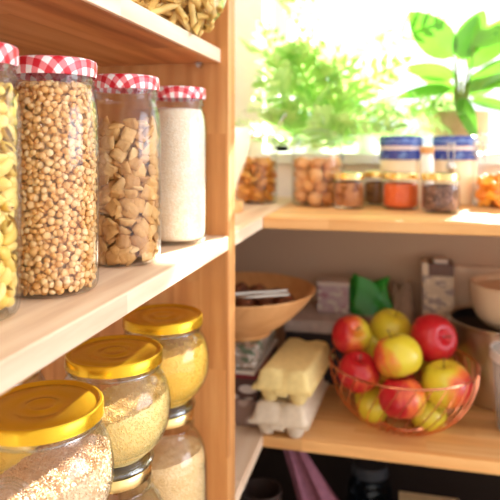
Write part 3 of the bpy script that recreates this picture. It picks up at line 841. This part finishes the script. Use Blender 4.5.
blk('food_container', 'clear patterned food container directly under the wooden bowl', 'container', -.43, 1.50, LT+.1318, .225, .25, .056, printed('greenish grey patterned plastic', srgb(150, 134, 120), [srgb(92, 104, 80), srgb(196, 188, 178)], 34), 0, None, .008)

# wooden bowl with nuts and a nutcracker
BX, BY, BZ = -.375, 1.470, LT+.1884
t = thing('wooden_bowl', 'large turned wooden bowl of nuts on a pile beside the side panel', 'bowl', (BX, BY, BZ))
bowlp = [(0, 0), (.066, 0), (.072, .002), (.074, .010), (.078, .014), (.118, .040), (.158, .078), (.184, .112), (.186, .116), (.182, .117), (.150, .082), (.108, .048), (.06, .026), (0, .020)]
bw = Mat('turned honey wood'); bw.bsdf(rough=.45, spec=.35)
bw.l(bw.ramp(bw.noise(9, 4, bw.obj(), .6, 1.5), [(.3, srgb(206, 144, 84)), (.7, srgb(232, 178, 118))]), bw.b.inputs['Base Color'])
mk('bowl', lathe(smooth_prof(bowlp, 1), 80), bw.m, t)
nm = [walnut(.0205), walnut(.019)]
nmat = grainy('dark nut shell', [srgb(150, 90, 56), srgb(170, 108, 70), srgb(128, 74, 46)], .55, .5, 100)
nmesh = []
for p in nm:
    me = bpy.data.meshes.new('walnut'); me.from_pydata([tuple(v) for v in p[0]], [], p[1]); me.update()
    for f in me.polygons: f.use_smooth = True
    me.materials.append(nmat); nmesh.append(me)
k = 0
for (rad, cnt, z) in ((.025, 3, .044), (.072, 10, .058), (.112, 16, .078), (.018, 2, .080), (.060, 8, .092)):
    for i in range(cnt):
        a = 2*PI*(i+.3*k)/cnt+rnd.uniform(-.1, .1); k += 1
        o = bpy.data.objects.new('walnut', rnd.choice(nmesh)); C.objects.link(o)
        o.location = (BX+rad*math.cos(a), BY+rad*math.sin(a), BZ+EYE+z+rnd.uniform(-.002, .002)); o.rotation_euler = (rnd.uniform(0, 6), rnd.uniform(0, 6), rnd.uniform(0, 6))
        tag(o, 'brown nut in the large wooden bowl', 'nut', 'nuts in the wooden bowl')
t = thing('nutcracker', 'steel nutcracker lying on the nuts in the wooden bowl', 'nutcracker', (BX+.045, BY-.07, BZ+.111), .3)
for s in (-1, 1):
    mk('handle', tube([(-.085, s*.004, 0), (-.05, s*.014, .004), (0, s*.020, .006), (.05, s*.017, .008), (.085, s*.020, .010)], [.005, .006, .0055, .0065, .005], 10), STEEL, t)
mk('hinge', xf(lathe([(0, -.006), (.009, -.006), (.009, .006), (0, .006)], 20), Matrix.Translation((-.088, 0, 0))), STEEL, t)

# things behind, against the wall
blk('cardboard_box', 'dark flat box behind the egg cartons', 'box', -.20, 1.77, LT, .20, .20, .140, plain('black card', srgb(48, 42, 44), .6))
blk('paper_pack', 'whitish grey flat pack lying on the dark box behind the egg cartons', 'pack', -.20, 1.765, LT+.1402, .21, .20, .034, plain('grey white paper', srgb(196, 180, 172), .7, nscale=40), .03)
blk('carton_box', 'pinkish grey carton with a white top standing behind the egg cartons', 'box', -.176, 1.79, LT+.1744, .092, .07, .078, printed('pink grey print', srgb(176, 150, 152), [srgb(160, 110, 120), srgb(200, 190, 176)], 24), .05,
    extra=lambda o: mk('top_flap', box(.094, .072, .012, (0, 0, .084)), plain('white card', srgb(206, 188, 176), .6), o, smooth=False, bevel=.001))
def bag(name, lab, cat, x, y, z, sx, sy, h, mat, seed, rz=0):
    r_ = random.Random(seed); ph = [r_.uniform(0, 6) for _ in range(6)]
    def fn(u, v):
        a = 2*PI*u; tp = 1-.25*v**3
        w = 1+.08*math.sin(5*a+ph[0]+v*4)+.07*math.sin(9*a+ph[1]-v*7)+.09*math.sin(v*17+ph[2]+3*a)
        rx, ry = sx/2*tp*w, sy/2*(1-.65*v**2)*w
        return (rx*math.copysign(abs(math.cos(a))**.7, math.cos(a)), ry*math.copysign(abs(math.sin(a))**.7, math.sin(a)), h*v+.018*math.sin(3*a+ph[3])*v)
    V, F = grid(49, 20, fn)
    V.append((0, 0, 0)); n = len(V)-1
    F += [(i+1, i, n) for i in range(48)]
    V.append((0, 0, h*.985)); n = len(V)-1; s = 19*49
    F += [(s+i, s+i+1, n) for i in range(48)]
    return tag(mk(name, (V, F), mat, None, (x, y, z+EYE), (0, 0, rz), angle=70), lab, cat)
gb = Mat('green bag print'); gb.bsdf(rough=.35)
sp = gb.n('ShaderNodeSeparateXYZ'); gb.l(gb.obj(), sp.inputs[0])
gb.l(gb.ramp(gb.math('DIVIDE', sp.outputs[2], .27), [(.62, srgb(140, 92, 62)), (.66, srgb(26, 122, 34)), (.95, srgb(44, 150, 44))]), gb.b.inputs['Base Color'])
bag('snack_bag', 'bright green topped plastic bag standing behind the apples', 'bag', -.075, 1.80, LT, .140, .11, .262, gb.m, 4)
bag('paper_bag', 'crumpled grey brown paper bag beside the green bag', 'bag', .022, 1.83, LT, .07, .09, .245, plain('grey brown paper', srgb(150, 122, 100), .7, nscale=30), 9)

# tall printed carton and flat box
o = blk('drink_carton', 'tall white carton with grey print beside the steel pot', 'carton', .122, 1.842, LT, .088, .085, .288, printed('carton print', srgb(206, 186, 160), [srgb(160, 142, 134), srgb(222, 204, 180)], 30), 0)
mk('dark_top', box(.070, .086, .034, (.008, 0, .305)), plain('brown carton top', srgb(110, 78, 66), .5), o, smooth=False, bevel=.002)
mk('spine', box(.018, .087, .036, (-.036, 0, .306)), plain('white carton edge', srgb(226, 206, 180), .5), o, smooth=False, bevel=.002)
mk('cap', box(.04, .05, .012, (.008, -.008, .328)), plain('white cap', srgb(214, 196, 180), .5), o, smooth=False, bevel=.002)
blk('flat_box', 'large flat beige box leaning upright against the wall behind the steel pot', 'box', .385, 1.880, LT, .43, .018, .305, plain('beige card', srgb(232, 204, 174), .6, nscale=8))

# steel pot with beige bowl in it
KX, KY = .292, 1.727
t = thing('cooking_pot', 'large steel pot with dark inside at the right edge', 'pot', (KX, KY, LT+.0005))
mk('body', lathe([(0, 0), (.135, 0), (.143, .005), (.146, .02), (.146, .190), (.151, .194), (.151, .198), (.146, .199), (.142, .194), (.142, .02), (.13, .008), (0, .008)], 80), plain('worn steel', srgb(214, 204, 190), .3, 1), t)
mk('lining', lathe([(.1415, .192), (.1415, .168), (.13, .160), (0, .160)], 64), plain('dark pot lining', srgb(44, 38, 38), .4), t)
mk('handle', tube([(-.148, -.03, .175), (-.172, -.026, .18), (-.178, 0, .182), (-.172, .026, .18), (-.148, .03, .175)], .006), STEEL, t)
t = thing('mixing_bowl', 'beige ceramic bowl nested inside the steel pot', 'bowl', (KX+.030, KY+.005, LT+.1612))
mk('bowl', lathe(smooth_prof([(0, 0), (.05, 0), (.055, .004), (.075, .012), (.108, .040), (.119, .080), (.122, .128), (.119, .134), (.114, .130), (.108, .085), (.09, .04), (0, .02)], 2), 64), plain('beige glaze', srgb(226, 196, 160), .45), t)
mk('inner_plate', lathe([(0, .104), (.09, .108), (.109, .113), (.109, .117), (.09, .112), (0, .108)], 48), plain('beige plate', srgb(214, 178, 140), .5), t)

# measuring cup
MX, MY = .292, 1.500
t = thing('measuring_cup', 'translucent plastic measuring cup at the right edge in front of the steel pot', 'cup', (MX, MY, LT+.0005))
mk('body', lathe(smooth_prof([(0, .003), (.050, .003), (.056, 0), (.060, .006), (.064, .08), (.069, .165), (.073, .168), (.073, .186), (.070, .188), (.068, .168), (.061, .08), (.055, .008), (0, .007)], 1), 56), FROST, t)
mk('rim', lathe([(.0735, .166), (.0755, .168), (.0755, .188), (.0735, .190), (.0700, .188)], 56), plain('cloudy white rim', srgb(206, 196, 188), .4), t)
a0 = math.atan2(-MY, -MX)-.62
ticks = []
for i in range(7):
    z = .04+i*.017; r = .0618+.0050*z/.08
    ticks.append(xf(box(.0012, .013 if i % 2 else .022, .0022), Matrix.Rotation(a0, 4, 'Z') @ Matrix.Translation((r+.001, 0, z))))
mk('scale_marks', join(*ticks), plain('black print', srgb(50, 46, 50), .5), t)
tag(mk('black_beans', lathe([(0, .009), (.052, .009), (.056, .03), (.058, .045), (0, .047)], 40), powder('black beans', srgb(34, 30, 32), srgb(80, 70, 68), 120, 1), None, (MX, MY, LT+EYE)),
    'dark beans at the bottom of the plastic measuring cup', 'beans', kind='stuff')

# ------------------------------------------------------------------ copper wire bowl of apples
AX, AY = .018, 1.478
t = thing('wire_fruit_bowl', 'round copper wire bowl full of apples on the lower shelf', 'bowl', (AX, AY, LT))
mk('rim', ring(.172, .150, .0027, 96, 8), COPPER, t)
mk('foot_ring', ring(.042, .0034, .0034, 48, 8), COPPER, t)
mk('base_ring', ring(.060, .0115, .0018, 48, 8), COPPER, t)
def wire(k):
    pts = []
    for i in range(15):
        u = i/14; ph = u*PI/2
        r = .042+(.172-.042)*math.sin(ph)**.92; z = .004+.146*(1-math.cos(ph))**.95
        a = u*.75
        pts.append((r*math.cos(a), r*math.sin(a), z))
    return tube(pts, .00125, 6)
w0 = mk('wire', wire(0), COPPER, t)
for k in range(1, 32):
    c = w0.copy(); C.objects.link(c); c.parent = t; c.rotation_euler = (0, 0, 2*PI*k/32)

def apple_mesh(R):
    prof = []
    n = 22
    for i in range(n+1):
        p = PI*i/n
        r = R*math.sin(p)*(1+.07*math.cos(p)); z = -R*.92*math.cos(p)
        z -= R*.34*math.exp(-(math.sin(p)/.34)**2)*(1 if math.cos(p) < 0 else -.7)
        prof.append((max(r, 0), z))
    V, F = lathe(prof, 40)
    V = [(x*(1+.02*math.cos(5*math.atan2(y, x))*(1 if z < 0 else .3)), y*(1+.02*math.cos(5*math.atan2(y, x))*(1 if z < 0 else .3)), z) for x, y, z in V]
    return V, F
def apple_mat(i, red, dirv, ye=(214, 196, 52), rd=(186, 26, 38)):
    m = Mat('apple skin %d' % i); m.bsdf(rough=.28, spec=.5)
    co = m.obj()
    dot = m.n('ShaderNodeVectorMath', operation='DOT_PRODUCT'); m.l(co, dot.inputs[0]); dot.inputs[1].default_value = dirv
    mp = m.n('ShaderNodeMapping'); mp.inputs['Scale'].default_value = (1, 1, .25); m.l(co, mp.inputs[0])
    n = m.noise(60, 4, mp.outputs[0], .6); n2 = m.noise(14, 2, co)
    f = m.math('ADD', m.math('MULTIPLY', dot.outputs['Value'], 11), m.math('ADD', m.math('MULTIPLY', n, .5), m.math('ADD', m.math('MULTIPLY', n2, .9), red-.7)))
    c = m.ramp(f, [(.25, srgb(*ye)), (.52, srgb(226, 112, 58)), (.78, srgb(*rd))])
    sp = m.n('ShaderNodeTexVoronoi'); sp.inputs['Scale'].default_value = 170; m.l(co, sp.inputs['Vector'])
    c = m.mix(m.math('MULTIPLY', m.math('LESS_THAN', sp.outputs['Distance'], .13), .35), c, srgb(240, 220, 150))
    m.l(c, m.b.inputs['Base Color']); return m.m
AR = .0535
ap0 = apple_mesh(AR)
stemm = plain('apple stem', srgb(96, 66, 36), .7)
apples = [      # place, size, tilt, how red, towards which side, label
 ((-0.1028, 1.5079, -0.4743), 0.93, (0.9, 0.2, 0.3), 0.5, (-1, -0.3, 0.2), 'red and yellow apple at the far left of the copper wire bowl'),
 ((-0.009, 1.5923, -0.4753), 1.0, (0.3, 0.1, 1), -0.3, (0.3, 0.8, 0.1), 'yellow green apple at the back of the copper wire bowl'),
 ((0.0065, 1.4263, -0.4871), 1.04, (-0.25, 0.3, 2), 0.14, (-1, -0.1, -0.2), 'green yellow apple with a red left cheek, top front of the heap'),
 ((0.0932, 1.5243, -0.4721), 1.08, (1.15, 0.5, 0.4), 1.1, (-0.3, 0.2, 0.3), 'bright red apple on top at the right of the heap'),
 ((0.1154, 1.4525, -0.5517), 1.08, (0.1, -0.15, 0), 0.12, (1, -0.3, -0.3), 'yellow apple with a red right side at the front right'),
 ((0.0163, 1.4029, -0.5735), 0.98, (-0.2, 0.1, 1), 0.8, (-0.8, 0.1, 0.1), 'deep pink red apple low at the front behind the copper wires'),
 ((-0.0819, 1.441, -0.5372), 0.92, (0.3, -0.3, 1), 0.95, (-0.5, 0.2, 0.3), 'dark red apple at the left behind the copper wires'),
 ((0.0768, 1.4792, -0.6366), 0.86, (0.8, 0.1, 1), -0.25, (0.5, 0.2, 0.3), 'yellow apple at the bottom front of the copper wire bowl'),
 ((-0.0535, 1.489, -0.6327), 0.86, (0.8, 1.1, 1), -0.1, (0.5, 0.2, 0.3), 'yellow apple at the bottom left of the copper wire bowl'),
 ((0.1162, 1.6533, -0.5899), 0.92, (0.3, 0.1, 1), 0.1, (0.5, 0.2, 0.3), 'yellow apple at the back right of the heap'),
 ((0.001, 1.605, -0.5928), 0.95, (0.3, 2.1, 1), 0.6, (0.5, 0.2, 0.3), 'red apple at the bottom back of the copper wire bowl'),
 ((-0.0598, 1.5954, -0.5138), 0.85, (0.6, 0.1, 1), 0.0, (-0.5, 0.2, 0.3), 'small green apple peeking out behind the far left red apple'),
]
for i, (p, sc, rt, red, dv, lab) in enumerate(apples):
    o = mk('apple', ap0, apple_mat(i, red, tuple(Euler(rt).to_matrix().inverted() @ Vector(dv))), None, (p[0], p[1], p[2]+EYE), rt, angle=80)
    o.scale = (sc, sc, sc)
    tag(o, lab, 'apple', 'apples in the copper wire bowl')
    mk('stem', tube([(0, 0, AR*.55), (.001, 0, AR*.8), (.004, .001, AR*1.06)], [.0012, .0013, .0018], 6), stemm, o)

# ------------------------------------------------------------------ under the lower shelf
US = -1.15
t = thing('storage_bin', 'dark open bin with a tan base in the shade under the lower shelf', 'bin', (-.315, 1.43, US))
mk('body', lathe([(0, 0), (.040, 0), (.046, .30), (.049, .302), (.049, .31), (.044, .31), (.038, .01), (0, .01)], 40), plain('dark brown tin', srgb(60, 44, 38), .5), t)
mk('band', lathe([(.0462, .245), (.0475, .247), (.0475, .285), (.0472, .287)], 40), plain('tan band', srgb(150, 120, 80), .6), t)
t = thing('cloth_bag', 'mauve cloth bag with a wide strap hanging under the lower shelf', 'bag', (-.16, 1.44, US))
def strap(u, v):               # v from top to bottom
    wv = .022+.085*v**1.4
    x = -.092+.125*v+.045*v*v; z = .452-.33*v
    return (x+(u-.5)*wv*2, -.02+.014*math.sin(u*13+v*5)*(0.3+v)+.05*v, z)
sv = grid(24, 24, strap)
back = ([(a, b+.006, c) for a, b, c in sv[0]], [f[::-1] for f in sv[1]])
CLM = plain('mauve cloth', srgb(140, 92, 108), .9, 0, .1, 50, .12, .3)
mk('strap', join(sv, back), CLM, t, angle=80)
def sack(u, v):
    a = 2*PI*u; k = math.sin(PI*min(1, (v*.8+.2)))**.5*(1+.05*math.sin(7*a+v*5))
    return (.06+.12*math.cos(a)*k, .03+.07*math.sin(a)*k, .135*v)
mk('sack', grid(40, 16, sack), CLM, t, angle=80)
t = thing('glass_jar', 'dark bluish glass jar in the shade under the lower shelf', 'jar', (-.065, 1.66, US))
mk('body', shell([(0, .004), (.05, .004), (.058, 0), (.062, .01), (.062, .20), (.058, .23), (.045, .245), (.045, .26)], .003), glass('bluish glass', (.6, .72, .82, 1), (.3, .4, .5, 1)), t)
mk('lid', lathe([(0, .285), (.044, .285), (.048, .28), (.048, .258), (.045, .257)], 40), plain('dark grey lid', srgb(60, 62, 68), .4), t)
o = blk('storage_box', 'cream box whose top edge shows in the shade at the bottom', 'box', .085, 1.50, US, .15, .22, .248, plain('cream card', srgb(236, 214, 170), .6))
t = thing('enamel_pot', 'dark red round pot in the shade at the bottom right', 'pot', (.235, 1.44, US))
mk('body', lathe(smooth_prof([(0, 0), (.06, 0), (.07, .01), (.075, .15), (.078, .29), (.074, .292), (.070, .15), (.06, .015), (0, .012)], 1), 48), plain('red enamel', srgb(140, 44, 30), .3), t)

# ------------------------------------------------------------------ light
w = bpy.data.worlds.new('daylight'); bpy.context.scene.world = w; w.use_nodes = True
nt = w.node_tree; nt.nodes.clear()
def N(t, **k):
    x = nt.nodes.new(t)
    for a, b in k.items(): setattr(x, a, b)
    return x
def ML(op, a, b=None, c=None):
    x = N('ShaderNodeMath', operation=op)
    for i, v in enumerate((a, b, c)):
        if v is None: continue
        if isinstance(v, (int, float)): x.inputs[i].default_value = v
        else: nt.links.new(v, x.inputs[i])
    return x.outputs[0]
tc = N('ShaderNodeTexCoord'); sp = N('ShaderNodeSeparateXYZ'); nt.links.new(tc.outputs['Generated'], sp.inputs[0])
def sstep(v, a, b):
    x = N('ShaderNodeMapRange', interpolation_type='SMOOTHSTEP'); x.inputs['From Min'].default_value = a; x.inputs['From Max'].default_value = b
    nt.links.new(v, x.inputs['Value']); return x.outputs['Result']
outf = sstep(sp.outputs[1], .0, .45)             # towards the garden
upf = sstep(sp.outputs[2], -.03, .13)
def MX_(f, a, b):
    x = N('ShaderNodeMix', data_type='RGBA')
    for i, v in ((0, f), (6, a), (7, b)):
        if isinstance(v, (float, tuple)): x.inputs[i].default_value = v
        else: nt.links.new(v, x.inputs[i])
    return x.outputs[2]
SKY = (1.75, 1.80, 1.86, 1); LOW = (.50, .60, .68, 1); ROOM = (.96, .84, .72, 1)
SIDE = (1.3, 1.38, 1.55, 1)      # brightness added from the right, where no source is seen
col = MX_(outf, MX_(sstep(sp.outputs[0], .5, .9), ROOM, SIDE), MX_(upf, LOW, SKY))
side_fill = ML('MULTIPLY', sstep(sp.outputs[0], .93, .96), ML('MULTIPLY', sstep(sp.outputs[2], -.05, .0), sstep(sp.outputs[2], .42, .36)))
col = MX_(side_fill, col, (7., 7.5, 8.4, 1))  # bright patch added at the right to put highlights on the jars
bg = N('ShaderNodeBackground'); nt.links.new(col, bg.inputs[0]); bg.inputs[1].default_value = 1.0
ow = N('ShaderNodeOutputWorld'); nt.links.new(bg.outputs[0], ow.inputs[0])

sl = bpy.data.lights.new('sun', 'SUN'); sl.energy = 24.0; sl.angle = math.radians(1.2); sl.color = (1, .95, .87)
so = bpy.data.objects.new('sun', sl); C.objects.link(so); so.location = (1, 3, 4)
so.rotation_euler = Vector((-.55, -1.75, -1)).to_track_quat('-Z', 'Y').to_euler()

# ------------------------------------------------------------------ camera
cd = bpy.data.cameras.new('camera'); cam = bpy.data.objects.new('camera', cd); C.objects.link(cam)
cam.location = (0, 0, EYE); cam.rotation_euler = (PI/2, 0, math.radians(13.55))
cd.sensor_width = 36; cd.lens = 43.2; cd.shift_y = -.212; cd.clip_start = .01
cd.dof.use_dof = True; cd.dof.focus_distance = .72; cd.dof.aperture_fstop = 4.5
sc = bpy.context.scene; sc.camera = cam
sc.view_settings.view_transform = 'Standard'; sc.view_settings.look = 'None'; sc.view_settings.exposure = 0.58; sc.view_settings.gamma = 1
sc.cycles.transparent_max_bounces = 40; sc.cycles.max_bounces = 10; sc.cycles.diffuse_bounces = 5
sc.cycles.use_denoising = True; sc.cycles.sample_clamp_indirect = 6
